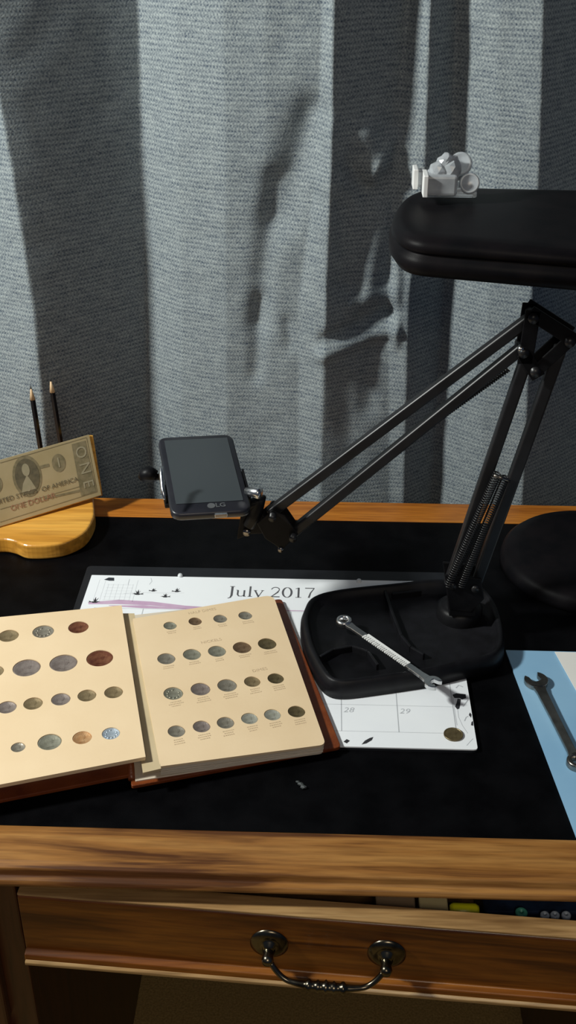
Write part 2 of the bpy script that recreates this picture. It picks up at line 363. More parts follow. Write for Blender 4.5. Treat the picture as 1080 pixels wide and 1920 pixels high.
p0, p1 = onZ(845, 1713, DI), onZ(900, 1715, DI)
bm = bmesh.new(); tube(bm, [p0 + Vector((0, .007, -.004)), p0 + Vector((.003, .007, -.004)), p1 + Vector((-.003, .007, -.004)), p1 + Vector((0, .007, -.004))], [.005, .007, .007, .005], 14)
box(bm, ((p0.x + p1.x) / 2, p0.y + .008, .681), (p1.x - p0.x - .004, .012, .046))
tag(obj('marker_pen', bm, mat('yellow_plastic', (.62, .62, .01), .3, col2=(.7, .7, .02), nscale=20), None, True), 'bright yellow marker pen seen through the open drawer gap', 'marker')
slab('pencil_tin', 'dark navy tin under the desk edge in the drawer, behind pale beads', 'tin', 908, 1095, 1711, .706, .05, .706 - .658, mat('navy_tin', (.012, .018, .04), .35, metal=.3, col2=(.02, .04, .09), nscale=60))
def bead(px, py, rr, m, lab, grp=None):
    p = onZ(px, py, .712); bm = bmesh.new(); lathe(bm, [(0, 0), (rr * .8, 0), (rr, .0012), (rr, .0045), (rr * .8, .0055), (rr * .3, .0055), (rr * .25, .003), (0, .003)], Matrix.Translation(p + Vector((0, 0, -.0058))), 20)
    return tag(obj('button', bm, m, None, True), lab, 'button', grp)
mg = mat('teal_plastic', (.06, .30, .22), .35, col2=(.08, .34, .26), nscale=30); mb = mat('pale_blue_plastic', (.35, .42, .52), .35, col2=(.4, .47, .56), nscale=30)
bead(978, 1708, .0055, mg, 'green button on the navy tin in the drawer gap')
for px, lab in ((1022, 'pale blue button, leftmost of the three on the navy tin'), (1041, 'pale blue button, middle one of three on the navy tin'), (1062, 'pale blue button, rightmost of the three on the navy tin')):
    bead(px, 1713, .0042, mb, lab, 'pale buttons on the navy tin')

# ------------------------------------------------------------------ calendar on its black pad
PZ = DZ + .003
pad = thing('desk_pad', 'thin black desk pad showing behind the paper calendar', 'desk pad')
bm = bmesh.new(); prism(bm, round_poly([(-.289, .8485, PZ), (.159, .8485, PZ), (.159, 1.172, PZ), (-.292, 1.172, PZ)], [.006] * 4), (0, 0, -.0028))
obj('pad_board', bm, mat('charcoal_pad', (.006, .007, .010), .5, col2=(.009, .010, .013), nscale=40, bump=.1), pad)
for px, py in ((338, 1080), (673, 1090)):
    p = onZ(px, py, PZ + .002); bm = bmesh.new(); lathe(bm, [(0, .003), (.0022, .0028), (.0032, .001), (.003, -.0018), (0, -.0018)], Matrix.Translation(p), 16)
    obj('white_stud', bm, mat('white_stud', (.6, .63, .66), .4), pad, True)
cal = thing('calendar', 'white July 2017 paper calendar with birds and flowers lying under the album and tray', 'calendar')
KX0, KX1, KY0, KY1 = -.2825, .1585, .849, 1.149; KZ = PZ + .0016
bm = bmesh.new(); prism(bm, round_poly([(KX0, KY0, KZ), (KX1, KY0, KZ), (KX1, KY1, KZ), (KX0, KY1, KZ)], [.0005, .004, .001, .001]), (0, 0, -.0014))
obj('calendar_sheet', bm, M_paper, cal)
bm = bmesh.new()
for k in range(8): ribbon(bm, [(-.2662 + .058 * k, .872, KZ), (-.2662 + .058 * k, 1.079, KZ)], .0009)
for k in range(6): ribbon(bm, [(-.2662, .872 + .0414 * k, KZ), (.1398, .872 + .0414 * k, KZ)], .0004)
obj('grid_lines', bm, M_grey, cal)
bm = bmesh.new()
ribbon(bm, [(-.275, 1.088, KZ), (-.24, 1.092, KZ), (-.20, 1.090, KZ), (-.16, 1.084, KZ), (-.10, 1.0815, KZ), (.0, 1.081, KZ), (.15, 1.081, KZ)], [.004, .009, .008, .006, .002, .0015, .0015])
ribbon(bm, [(-.25, 1.084, KZ), (-.21, 1.083, KZ), (-.15, 1.080, KZ)], [.001, .006, .001]); obj('violet_band', bm, M_lav, cal)
bm = bmesh.new()
def K(px, py): return onZ(px, py, KZ)
for x in (-.2705, -.263, -.2235): ribbon(bm, [(x, 1.093, KZ), (x, 1.139, KZ)], .0004)
for j in range(6): ribbon(bm, [(-.260, 1.096 + .0065 * j, KZ), (-.227, 1.096 + .0065 * j, KZ)], .0003)
for j in range(6): ribbon(bm, [(-.258 + .006 * j, 1.096, KZ), (-.258 + .006 * j, 1.13, KZ)], .0003)
obj('small_month_grid', bm, mat('faint_ink', (.62, .65, .68), .6), cal)
# title drawn in thin serif strokes
def title():
    bm = bmesh.new(); x = -.1125; y0 = 1.1085; S = .021
    def st(pts, wd): ribbon(bm, [(x + px * S, y0 + py * S, KZ) for px, py in pts], [k * S for k in wd] if isinstance(wd, (list, tuple)) else wd * S)
    def arc(cx, cy, rx, ry, a0, a1, n=14): return [(cx + rx * math.cos(R(a0 + (a1 - a0) * i / n)), cy + ry * math.sin(R(a0 + (a1 - a0) * i / n))) for i in range(n + 1)]
    def wv(n, lo, hi): return [lo + (hi - lo) * math.sin(math.pi * i / (n - 1)) for i in range(n)]
    # J
    st([(.28, 1), (.28, .1), (.22, -.12), (.08, -.2)], [.13, .13, .09, .05]); st([(.14, 1), (.42, 1)], .05); x += .52 * S
    # u
    st([(.1, .62), (.1, .2), (.17, .04), (.32, .02), (.47, .14)], [.1, .1, .08, .05, .05]); st([(.47, .64), (.47, 0)], .1); st([(0, .63), (.12, .63)], .05); st([(.45, .02), (.58, .02)], .05); x += .66 * S
    # l
    st([(.14, 1.05), (.14, 0)], .11); st([(.02, .02), (.28, .02)], .05); x += .34 * S
    # y
    st([(.08, .64), (.3, .02)], .1); st([(.52, .64), (.3, .02), (.2, -.25), (.05, -.27)], [.05, .05, .05, .07]); st([(0, .64), (.2, .64)], .05); st([(.42, .64), (.6, .64)], .05); x += .95 * S
    # 2
    p = [(.06, .78)] + arc(.3, .76, .22, .24, 170, -10) + [(.42, .48), (.08, .04)]; st(p, [.06] + wv(15, .05, .07) + [.1, .06]); st([(.04, .04), (.56, .04)], .09); x += .68 * S
    # 0
    st(arc(.3, .5, .25, .5, 90, 450, 28), [.05 + .07 * abs(math.sin(2 * math.pi * i / 28)) for i in range(29)]); x += .70 * S
    # 1
    st([(.25, 1), (.25, 0)], .11); st([(.08, .88), (.25, .98)], .05); st([(.08, .02), (.42, .02)], .05); x += .58 * S
    # 7
    st([(.04, .97), (.58, .97)], .08); st([(.56, .95), (.36, .5), (.26, 0)], [.05, .08, .11])
    return bm
obj('title_lettering', title(), mat('soft_black_ink', (.09, .09, .10), .6), cal)
def Tm(x, y, sx=1, ang=0): return Matrix.Translation((x, y, KZ + .0001)) @ Matrix.Rotation(ang, 4, 'Z') @ Matrix.Diagonal((sx, 1, 1, 1))
n = 1
for row in range(5):
    for col in range(7):
        d = row * 7 + col - 5        # July 2017 starts on a Saturday
        if 1 <= d <= 31:
            x = -.2662 + .058 * col + .008; y = 1.079 - .0414 * row - .009
            text_mesh(str(d), .011, Tm(x, y) @ Matrix(((1, .25, 0, 0), (0, 1, 0, 0), (0, 0, 1, 0), (0, 0, 0, 1))), 'day_number', M_grey, cal, off=-.0001)
def blot(bm, pts):  # filled printed shape
    vs_ = [bm.verts.new((p[0], p[1], KZ + .0002)) for p in pts]; bm.faces.new(vs_)
def bird(px, py, s, flip=1, tall=1):
    c_ = K(px, py); bm = bmesh.new()
    body = [(-.6, .05), (-.2, -.25), (.3, -.22), (.7, .05), (.95, .02), (.75, .18), (.45, .25), (.1, .2), (-.3, .2)]
    wing = [(-.1, .1), (.2, .15), (.5, .9 * tall), (.15, .55), (.0, 1.05 * tall), (-.15, .5), (-.4, .8 * tall)]
    tail = [(-.5, .1), (-1.0, .4), (-.8, .1), (-1.05, -.1), (-.5, -.08)]
    for k, P in enumerate((body, wing, tail)):
        vs_ = [bm.verts.new((c_.x + flip * q[0] * s, c_.y + q[1] * s, KZ + .00012 + .00004 * k)) for q in P]; bm.faces.new(vs_)
    obj('printed_bird', bm, M_ink, cal)
for a_ in ((177, 1129, .0075, 1, 1.4), (258, 1114, .0072, -1, 1.3), (287, 1108, .0055, 1, 1), (310, 1119, .0062, -1, 1.1), (331, 1109, .0062, 1, 1.2)): bird(*a_)
bm = bmesh.new(); ribbon(bm, [K(232, 1113), K(260, 1111), (K(300, 1112)), K(345, 1112)], .0003)
ribbon(bm, [K(283, 1084), K(285, 1090), K(280, 1096)], .0006); ribbon(bm, [K(243, 1086), K(240, 1096)], .0006); obj('twig_lines', bm, M_grey, cal)
bm = bmesh.new(); blot(bm, [K(204, 1083), K(214, 1083.5), K(214, 1089), K(205, 1089), K(195, 1087)]); obj('print_tab', bm, mat('tab_grey', (.03, .035, .045), .5), cal)
# flower spray printed in the right margin and leaves
bm = bmesh.new()
blot(bm, [K(848, 1303), K(856, 1300), K(873, 1302), K(874, 1309), K(866, 1312), K(862, 1309), K(852, 1309)]); obj('printed_flower', bm, M_ink, cal); bm = bmesh.new()
blot(bm, [K(858, 1310), K(864, 1311), K(863, 1321), K(861, 1329), K(857, 1330), K(853, 1325), K(856, 1318)]); obj('printed_flower', bm, M_ink, cal); bm = bmesh.new()
blot(bm, [K(881, 1336), K(884, 1340), K(883, 1346), K(879, 1341)]); obj('printed_flower', bm, M_ink, cal); bm = bmesh.new()
blot(bm, [K(884, 1354), K(886.5, 1352), K(887.5, 1361), K(883, 1360)]); obj('printed_flower', bm, M_ink, cal); bm = bmesh.new()
blot(bm, [K(678, 1396), K(684, 1389), K(693, 1384), K(700, 1382), K(697, 1388), K(687, 1394)]); obj('printed_leaf', bm, M_ink, cal); bm = bmesh.new()
blot(bm, [K(644, 1391), K(650, 1386), K(656, 1389), K(650, 1394)]); obj('printed_leaf', bm, M_ink, cal); bm = bmesh.new()
bm.free()

bm = bmesh.new()
ribbon(bm, [K(849, 1305), K(852, 1330), K(857, 1360)], .0005); ribbon(bm, [K(858, 1329), K(860, 1345), K(868, 1362), K(877, 1375)], .0005)
ribbon(bm, [K(868, 1325), K(872, 1320), K(878, 1312)], .0012); ribbon(bm, [K(878, 1343), K(874, 1345), K(871, 1352)], .001); ribbon(bm, [K(887, 1385), K(882, 1390), K(875, 1398)], .0005)
ribbon(bm, [K(855, 1290), K(860, 1285), K(868, 1288)], .0012)
obj('printed_stems', bm, M_grey, cal)

# ------------------------------------------------------------------ coins
def coin_mesh(r, th=.0018, face=0):
    bm = bmesh.new(); lathe(bm, [(0, th * .82), (r * .86, th * .80), (r * .90, th), (r * .97, th), (r, th * .85), (r, th * .1), (r * .97, 0), (0, 0)], None, 32)
    z = th * .80                         # a simple raised bust or wreath
    if face == 0:
        P = [(-.28, -.55), (.30, -.58), (.22, -.30), (.12, -.12), (.30, -.05), (.26, .12), (.36, .18), (.27, .32), (.20, .52), (-.08, .62), (-.34, .46), (-.40, .15), (-.25, -.10), (-.22, -.32)]
        vs_ = [bm.verts.new((a_ * r, b_ * r, z + .0002)) for a_, b_ in P]; bm.faces.new(vs_)
    else:
        for k in range(10):
            if k == 2: continue
            a_ = k * .628; q = bmesh.ops.create_cube(bm, size=1)['verts']; Mx = Matrix.Translation((math.cos(a_) * r * .62, math.sin(a_) * r * .62, z)) @ Matrix.Rotation(a_ + .5, 4, 'Z') @ Matrix.Diagonal((r * .12, r * .3, .0004, 1))
            for v in q: v.co = Mx @ v.co
    bmesh.ops.recalc_face_normals(bm, faces=bm.faces)
    me = bpy.data.meshes.new('coin'); bm.to_mesh(me); bm.free(); return me
def cm(name, c1, c2, rough=.38, metal=.55): return mat(name, c1, rough, metal=metal, col2=c2, nscale=160, bump=.25, bscale=500, ramp=(.3, .7))
CM = {'nickel': cm('dull_nickel', (.26, .23, .18), (.36, .33, .27)), 'green': cm('greenish_silver', (.26, .25, .19), (.38, .37, .29)), 'violet': cm('violet_toned_silver', (.25, .20, .18), (.36, .30, .27)),
      'brown': cm('brown_copper', (.17, .10, .055), (.26, .17, .10)), 'dark': cm('dark_olive_bronze', (.12, .09, .045), (.18, .14, .07)), 'red': cm('red_brown_copper', (.15, .04, .025), (.30, .12, .06)),
      'bright': cm('bright_copper', (.62, .30, .12), (.80, .48, .24), .28), 'blue': cm('bright_bluish_steel', (.42, .50, .58), (.62, .70, .78), .3), 'pale': cm('pale_silver', (.42, .41, .33), (.56, .56, .48), .32), 'tan': cm('tan_bronze', (.26, .19, .10), (.36, .27, .15))}
WD = {'nickel': 'dull nickel-grey', 'green': 'greenish-grey', 'violet': 'violet-grey', 'brown': 'brown copper', 'dark': 'dark olive-brown', 'red': 'red-brown copper', 'bright': 'bright orange copper', 'blue': 'bright pale-blue', 'pale': 'pale shiny silver', 'tan': 'tan bronze'}

# ------------------------------------------------------------------ album
alb = thing('coin_album', 'open coin album with tan pages and a red-brown cover', 'album')
def zR(p): return Vector((-.055, 0, 1)).normalized()
nR = Vector((.055, 0, 1)).normalized(); pR = Vector((0, .95, .778))           # right page plane
nL = Vector((.0, .0, 1)).normalized(); pL = Vector((-.25, .9, .793))          # left page plane
def page(name, corners, rads, holes, n, pt, th, m, parent):
    """board with round holes cut through, lying on the plane (pt, n)"""
    M = axis_M(pt, n, (1, 0, 0)); Mi = M.inverted()
    c = bpy.data.curves.new(name, 'CURVE'); c.dimensions = '2D'; c.fill_mode = 'BOTH'; c.extrude = th / 2
    def poly(pts):
        s = c.splines.new('POLY'); s.points.add(len(pts) - 1); s.use_cyclic_u = True
        for q, p in zip(s.points, pts): q.co = (p[0], p[1], 0, 1)
    loc = [Mi @ p for p in corners]; poly([(p.x, p.y) for p in round_poly([Vector((p.x, p.y, 0)) for p in loc], rads)])
    for hp, r in holes:
        h = Mi @ hp; poly([(h.x + r * math.cos(k * math.pi / 16), h.y + r * math.sin(k * math.pi / 16)) for k in range(32)])
    t = bpy.data.objects.new(name, c); me = bpy.data.meshes.new_from_object(t); bpy.data.objects.remove(t); bpy.data.curves.remove(c)
    me.transform(M @ Matrix.Translation((0, 0, -th / 2))); me.materials.clear(); me.name = name
    return link(name, me, m, parent)
TH = .0024
RIGHT = [[(319, 1173, 25, 'green'), (366, 1165, 25, 'brown'), (413, 1160, 26, 'nickel'), (460, 1154, 26, 'nickel')],
         [(312, 1235, 34, 'nickel'), (360, 1227, 34, 'green'), (407, 1221, 34, 'green'), (454, 1214, 35, 'brown'), (501, 1207, 35, 'dark')],
         [(325, 1300, 37, 'green'), (376, 1292, 37, 'violet'), (426, 1285, 37, 'nickel'), (473, 1278, 31, 'tan'), (517, 1272, 31, 'dark')],
         [(331, 1371, 33, 'nickel'), (378, 1362, 33, 'violet'), (423, 1355, 33, 'nickel'), (468, 1347, 32, 'pale'), (511, 1340, 32, 'pale'), (556, 1334, 33, 'dark')]]
LEFT = [[(16, 1192, 38, 'tan'), (81, 1184, 40, 'nickel'), (147, 1176, 38, 'red')],
        [(-12, 1259, 38, 'tan'), (50, 1252, 52, 'violet'), (119, 1243, 52, 'violet'), (187, 1234, 50, 'red')],
        [(-44, 1335, 36, 'nickel'), (13, 1326, 36, 'violet'), (62, 1319, 36, 'tan'), (114, 1311, 36, 'violet'), (163, 1304, 35, 'tan'), (213, 1298, 35, 'tan')],
        [(-30, 1410, 30, 'nickel'), (34, 1401, 27, 'nickel'), (93, 1391, 45, 'green'), (154, 1383, 36, 'bright'), (208, 1375, 34, 'blue')]]
ORD = ['first', 'second', 'third', 'fourth', 'fifth', 'sixth']; ROWN = ['top row', 'second row', 'third row', 'bottom row']
def put_coins(rows, pt, n, side):
    holes = []
    for ri, row in enumerate(rows):
        vis = [c_ for c_ in row if c_[0] > 0] if side == 'left' else row
        for ci, (px, py, wpx, k) in enumerate(row):
            p = onP(px, py, pt, n); r = size_at(p, wpx) / 2; holes.append((p, r))
            if px < -20: continue
            key = (round(r, 4), 1 if (px, py) in ((81, 1184), (325, 1300), (208, 1375)) else 0); me = coin_mesh(r * .985, .0016, key[1]); me.materials.append(CM[k])
            o = bpy.data.objects.new('coin', me); scene.collection.objects.link(o)
            o.matrix_world = axis_M(p - n * (TH - .0002), n, (1, .1 + random.uniform(-.3, .3), 0))
            for pp in me.polygons: pp.use_smooth = True
            if side == 'right': lab = '%s coin, %s from left in %s of right album page' % (WD[k], ORD[ci], ROWN[ri])
            else:
                kk = len(row) - ci - 1; lab = '%s coin, %s from the fold in %s of left album page' % (WD[k], ORD[kk], ROWN[ri])
            tag(o, lab, 'coin', 'coins in the album pages')
    return holes
hR = put_coins(RIGHT, pR, nR, 'right'); hL = put_coins(LEFT, pL, nL, 'left')
cR = [onP(*q, pR, nR) for q in ((249, 1160), (512, 1115), (611, 1396), (300, 1437))]
page('right_page', cR, [.0005, .012, .007, .0005], hR, nR, pR, TH, M_page, alb)
cL1 = onP(228, 1135, pL, nL); cL2 = onP(273, 1419, pL, nL); lw = Vector((-.178 * math.cos(R(12.5)), -.178 * math.sin(R(12.5)), 0))
cL0 = onP(0, 1157, pL, nL); cL3 = onP(0, 1471, pL, nL)
eT = cL1 + (cL0 - cL1) * 1.36; eB = cL2 + (cL3 - cL2) * 1.36
page('left_page', [eT, cL1, cL2, eB], [.004, .0005, .0005, .004], hL, nL, pL, TH, M_page, alb)
# backing sheets right under the holed boards
def under(c4, n, d, shrink=0):
    ce = sum(c4, Vector()) / 4; return [p + (ce - p) * shrink - n * d for p in c4]
bm = bmesh.new(); U = under([eT, cL1, cL2, eB], nL, TH, .004); prism(bm, round_poly(U, [.004, .0005, .0005, .004]), (0, 0, -.0022)); obj('left_leaf', bm, M_page, alb)
bm = bmesh.new(); U = under([eT, cL1, cL2, eB], nL, TH + .0024, .14)
vt = [bm.verts.new(p) for p in U]; vb = [bm.verts.new((p.x, p.y, PZ + .009)) for p in U]
bm.faces.new(vt); bm.faces.new(vb[::-1])
for i in range(4): bm.faces.new((vt[i], vb[i], vb[(i + 1) % 4], vt[(i + 1) % 4]))
obj('left_page_block', bm, M_pageedge, alb)
bm = bmesh.new(); base_z = PZ + .0085
for k in range(4):
    U = under(cR, nR, TH + .0001 + .0026 * k, .004 + .003 * (k % 2)); prism(bm, round_poly(U, [.0005, .012, .006, .0005]), (0, 0, -.0023))
bl = obj('page_block', bm, M_pageedge, alb, bevel=.0004)
# hinge strip in the gutter, lower left page stack peeping out at the fold
hz = .7862
g = [onZ(232, 1150, hz), onZ(246, 1150, hz), onZ(306, 1450, hz), onZ(240, 1457, hz)]
bm = bmesh.new(); prism(bm, [onZ(222, 1150, hz), onZ(252, 1150, hz), onZ(302, 1441, hz), onZ(268, 1449, hz)], (0, 0, -.003)); obj('hinge_strip', bm, mat('hinge_cloth', (.50, .40, .24), .6, col2=(.55, .44, .27), nscale=30), alb)
bm = bmesh.new(); q = [onZ(190, 1160, .7705), onZ(500, 1125, .7705), onZ(606, 1408, .7705), onZ(254, 1464, .7705)]; prism(bm, q, (0, 0, -.0018)); obj('inner_leaf', bm, M_pageedge, alb, bevel=.0004)
# cover boards
cz = PZ + .0062
def board(pts, name, rad):
    bm = bmesh.new(); prism(bm, round_poly(pts, rad), (0, 0, -.0042)); return obj(name, bm, M_leather, alb, bevel=.001)
board([onZ(232, 1170, cz), onZ(528, 1122, cz), onZ(640, 1400, cz), onZ(246, 1474, cz)], 'right_cover', [.001, .006, .005, .003])
a0 = onZ(222, 1182, cz + .003); a1 = onZ(246, 1452, cz + .003); b1 = onZ(0, 1500, cz + .003); b0 = onZ(0, 1200, cz + .003)
lc = bmesh.new(); prism(lc, round_poly([a0 + (b0 - a0) * 1.4, a0, a1, a1 + (b1 - a1) * 1.4], [.005, .001, .001, .005]), (0, 0, -.0042)); obj('left_cover', lc, M_leather, alb, bevel=.001)
bm = bmesh.new(); tube(bm, [onZ(228, 1180, cz + .0005), onZ(247, 1461, cz + .0005)], .0035, 10); obj('spine', bm, M_leather, alb, True)
# captions: short printed dashes under each hole of the right page, and the row headings
bm = bmesh.new(); dn = (cR[3] - cR[0]).normalized(); ac = nR.cross(dn) * -1
ac = (cR[1] - cR[0]).normalized()
for ri, row in enumerate(RIGHT):
    for ci, (px, py, wpx, k) in enumerate(row):
        p = onP(px, py, pR, nR); r = size_at(p, wpx) / 2
        for j in range(2 if ri < 2 else 3):
            L = r * random.uniform(.45, .75); c0 = p + dn * (r + .0035 + .0031 * j); o_ = c0
            x = -L
            while x < L:
                wl = random.uniform(.0006, .0016); ribbon(bm, [o_ + ac * x, o_ + ac * (x + wl)], .0011, nR, .0002); x += wl + .0006
obj('captions', bm, M_cap, alb)['kind'] = 'stuff'
up2 = nR.cross(ac).normalized()
for s, px, py in (('HALF DIMES', 379, 1146), ('NICKELS', 396, 1202), ('DIMES', 487, 1256)):
    p = onP(px, py, pR, nR); M = Matrix((ac, up2, nR)).transposed().to_4x4(); M.translation = p + nR * .0001
    text_mesh(s, .0062, M, 'row_heading', M_cap, alb)

# loose coin on the calendar
p = onZ(850, 1378, KZ + .0003); me = coin_mesh(.0098, .0016, 0); me.materials.append(CM['dark']); o = bpy.data.objects.new('coin', me); scene.collection.objects.link(o); o.location = p
tag(o, 'loose dark olive-brown coin lying alone on the calendar corner', 'coin')
# small scrap on the black top
bm = bmesh.new()
for q in ((558, 1466, .0014), (563, 1470, .002), (569, 1476, .0022), (566, 1472, .0015)):
    p = onZ(q[0], q[1], DZ + q[2] * .8); g_ = bmesh.ops.create_icosphere(bm, subdivisions=1, radius=q[2])['verts']
    for v in g_: v.co = Vector((v.co.x * 1.6, v.co.y, v.co.z * .8)) + p + Vector((0, 0, .0002))
tag(obj('foil_scrap', bm, mat('dull_foil', (.10, .11, .11), .4, metal=.5, col2=(.14, .15, .15), nscale=200)), 'tiny grey scrap of foil on the bare black desktop', 'scrap')

# ------------------------------------------------------------------ blue folder, sheet
fz = DZ + .003
fl = thing('folder', 'light blue card folder on the right side of the black desktop', 'folder')
c4 = [onZ(948, 1219, fz), onZ(1190, 1224, fz), onZ(1190, 1600, fz) + Vector((.02, 0, 0)), onZ(1083, 1574, fz)]
c4[2] = Vector((.42, c4[3].y - .002, fz)); c4[1] = Vector((.45, c4[0].y - .001, fz))
for i, (nm, dzv) in enumerate((('back_cover', 0), ('front_cover', .0013))):
    bm = bmesh.new(); prism(bm, round_poly([p + Vector((0, 0, -.0012 + dzv)) for p in c4], [.001, .004, .004, .001]), (0, 0, -.0011)); obj(nm, bm, M_folder, fl)
sz = fz + .0014
bm = bmesh.new(); prism(bm, [onZ(1040, 1222, sz), (.44, 1.012, sz), (.44, .86, sz), onZ(1110, 1348, sz)], (0, 0, -.0006)); tag(obj('paper_sheet', bm, M_white), 'white paper sheet lying on the blue folder at the right edge', 'paper')

# ------------------------------------------------------------------ wrenches
def wrench(p_open, p_ring, m, label, wo, wr, th=.005, marks=False, ring_dir=0):
    t = thing('wrench', label, 'wrench', group=None)
    d = (p_ring - p_open); L = d.length; M = axis_M(p_open, Vector((0, 0, 1)) - d.normalized() * d.normalized().z, d)
    a_ = math.radians(15)
    bm = bmesh.new()
    # open jaw
    P = []
    for k in range(21):
        an = math.radians(180 + 38) + math.radians(360 - 76) * k / 20; P.append((wo * math.cos(an) * 1.02, wo * math.sin(an)))
    P += [(-wo * .45, wo * .42), (wo * .12, wo * .42), (wo * .25, wo * .15), (wo * .25, -wo * .15), (wo * .12, -wo * .42), (-wo * .45, -wo * .42)]
    Rm = Matrix.Rotation(a_, 4, 'Z')
    prism(bm, [M @ (Rm @ Vector((x, y, th * .55))) for x, y in P], (M.to_3x3() @ Vector((0, 0, -th * 1.1))))
    jaw = obj('open_jaw', bm, m, t, bevel=.0008)
    bm = bmesh.new(); n_ = 24; ro, ri = wr, wr * .58
    for zt in (1,):
        prof = [(ri, -th * .7), (ri, th * .7), (ri + .0008, th * .8), (ro - .001, th * .8), (ro, th * .5), (ro, -th * .5), (ro - .001, -th * .8), (ri + .0008, -th * .8), (ri, -th * .7)]
        lathe(bm, prof, M @ Matrix.Translation((L, 0, 0)), 24)
    obj('ring_end', bm, m, t, True)
    bm = bmesh.new(); w0, w1 = wo * .42, wr * .42; x0, x1 = wo * .72, L - wr * .85; xm = (x0 + x1) / 2
    P = [(x0, -w0 * 1.3), (x0 + .01, -w0), (xm, -w0 * .85), (x1 - .008, -w1), (x1, -w1 * 1.3), (x1, w1 * 1.3), (x1 - .008, w1), (xm, w0 * .85), (x0 + .01, w0), (x0, w0 * 1.3)]
    prism(bm, [M @ Vector((x, y, th * .4)) for x, y in P], M.to_3x3() @ Vector((0, 0, -th * .8))); obj('shank', bm, m, t, bevel=.0008)
    if marks:
        bm = bmesh.new(); xa, xb = L * .27, L * .74
        box(bm, ((xa + xb) / 2, -w0 * .1, th * .40), (xb - xa, w0 * 1.9, .0006), M)
        k = xa
        while k < xb:
            wl = random.choice((.0012, .0018)); box(bm, (k, w0 * .8, th * .40 + .0007), (wl, w0 * 1.3, .0014), M); k += wl + .0014
        obj('raised_marking', bm, M_raised, t)
    return t
wrench(onZ(812, 1281, .7905), onZ(645, 1166, .7905), M_steel, 'shiny steel wrench lying across the black tray, one end over the calendar', size_at(onZ(812, 1281, .79), 17), size_at(onZ(645, 1166, .79), 15), .005, True)
wrench(onZ(1005, 1277, fz + .0036), onZ(1082, 1430, fz + .0036), M_steeldk, 'dark worn steel wrench lying on the blue folder', size_at(onZ(1005, 1277, .762), 22), size_at(onZ(1080, 1430, .762), 20), .0056)

# ------------------------------------------------------------------ stand with tray, sprung arm and phone clamp
st = thing('phone_stand', 'black sprung-arm stand with an organiser tray base and phone clamp', 'stand')
RZ = .787; TO = [(570, 1165), (573, 1140), (590, 1117), (640, 1104), (740, 1093), (820, 1085), (890, 1092), (925, 1125), (941, 1180), (930, 1222), (865, 1240), (800, 1255), (700, 1270), (645, 1276), (618, 1270), (600, 1248), (580, 1208)]
out = smooth_closed([onZ(*q, RZ) for q in TO], 5); ce = sum(out, Vector()) / len(out)
def inset(pts, d):
    r_ = []
    N = len(pts); ar = sum(pts[i - 1].x * pts[i].y - pts[i].x * pts[i - 1].y for i in range(N))
    for i in range(N):
        t = (pts[(i + 1) % N] - pts[i - 1]).normalized(); nn = Vector((-t.y, t.x, 0))
        if ar < 0: nn = -nn
        r_.append(pts[i] + nn * d)
    return r_
levels = [([p for p in inset(out, -.004)], KZ + .0005 - RZ), (inset(out, -.0035), -.010), (inset(out, -.001), -.002), (inset(out, .0012), 0), (inset(out, .0035), -.0006), (inset(out, .0055), -.003), (inset(out, .009), -.011)]
bm = bmesh.new(); rings = []
for pts, dz in levels: rings.append([bm.verts.new((p.x, p.y, RZ + dz)) for p in pts])
for a, b in zip(rings, rings[1:]):
    for k in range(len(a)): bm.faces.new((a[k], a[(k + 1) % len(a)], b[(k + 1) % len(a)], b[k]))
bm.faces.new(rings[0]); bm.faces.new(rings[-1]); tray = obj('tray_base', bm, M_tray, st, True)
FZ = RZ - .0112
for pl in ([(722, 1112), (734, 1150), (752, 1196), (770, 1218), (795, 1232)], [(600, 1236), (625, 1222), (660, 1216), (690, 1226), (708, 1252)], [(735, 1118), (790, 1112)]):
    pts = [onZ(x, y, FZ + .0035) for x, y in pl]
    bm = bmesh.new()
    for a, b in zip(pts, pts[1:]): bar(bm, a, b, .0035, .009)
    bmesh.ops.remove_doubles(bm, verts=bm.verts, dist=.0004)
    obj('divider', bm, M_tray, tray, bevel=.001)
AY = 1.05
bp0 = onZ(862, 1140, RZ)
bm = bmesh.new(); lathe(bm, [(.026, -.011), (.026, .002), (.021, .006), (.012, .008), (.011, .022), (0, .022)], Matrix.Translation((bp0.x, bp0.y, RZ)), 28); obj('swivel_post', bm, M_plastic, st, True)
PB = onY(862, 1112, AY)
bm = bmesh.new()
for s in (-1, 1):
    pts = [onY(832, 1065, AY), onY(900, 1072, AY), onY(905, 1110, AY), onY(880, 1135, AY), onY(840, 1130, AY)]
    prism(bm, [p + Vector((0, s * .013 - .0015, 0)) for p in pts], (0, .003, 0))
box(bm, (bp0.x, AY, RZ + .012), (.03, .028, .012))
obj('base_bracket', bm, M_plastic, st, bevel=.001)
def rod(name, a, b, wd, dy=0):
    bm = bmesh.new(); a, b = onY(*a, AY) + Vector((0, dy, 0)), onY(*b, AY) + Vector((0, dy, 0)); bar(bm, a, b, .011, wd, (0, 0, 1) if abs((b - a).normalized().z) < .9 else (1, 0, 0)); return obj(name, bm, M_metalblk, st, bevel=.002)
def squarebar(name, a, b, wd, dy=0, dp=.011):
    a, b = onY(*a, AY) + Vector((0, dy, 0)), onY(*b, AY) + Vector((0, dy, 0)); x = (b - a).normalized(); y = Vector((0, 1, 0)); z = x.cross(y).normalized()
    bm = bmesh.new(); M = Matrix((x, y, z)).transposed().to_4x4(); M.translation = (a + b) / 2; box(bm, (0, 0, 0), ((b - a).length, dp, wd), M); return obj(name, bm, M_metalblk, st, bevel=.0022, seg=3)
squarebar('lower_arm_bar', (988, 668), (842, 1095), .0125)
squarebar('lower_arm_bar', (1052, 648), (890, 1100), .0125)
squarebar('upper_arm_bar', (992, 598), (505, 962), .0115)
squarebar('upper_arm_bar', (978, 652), (548, 998), .0115)
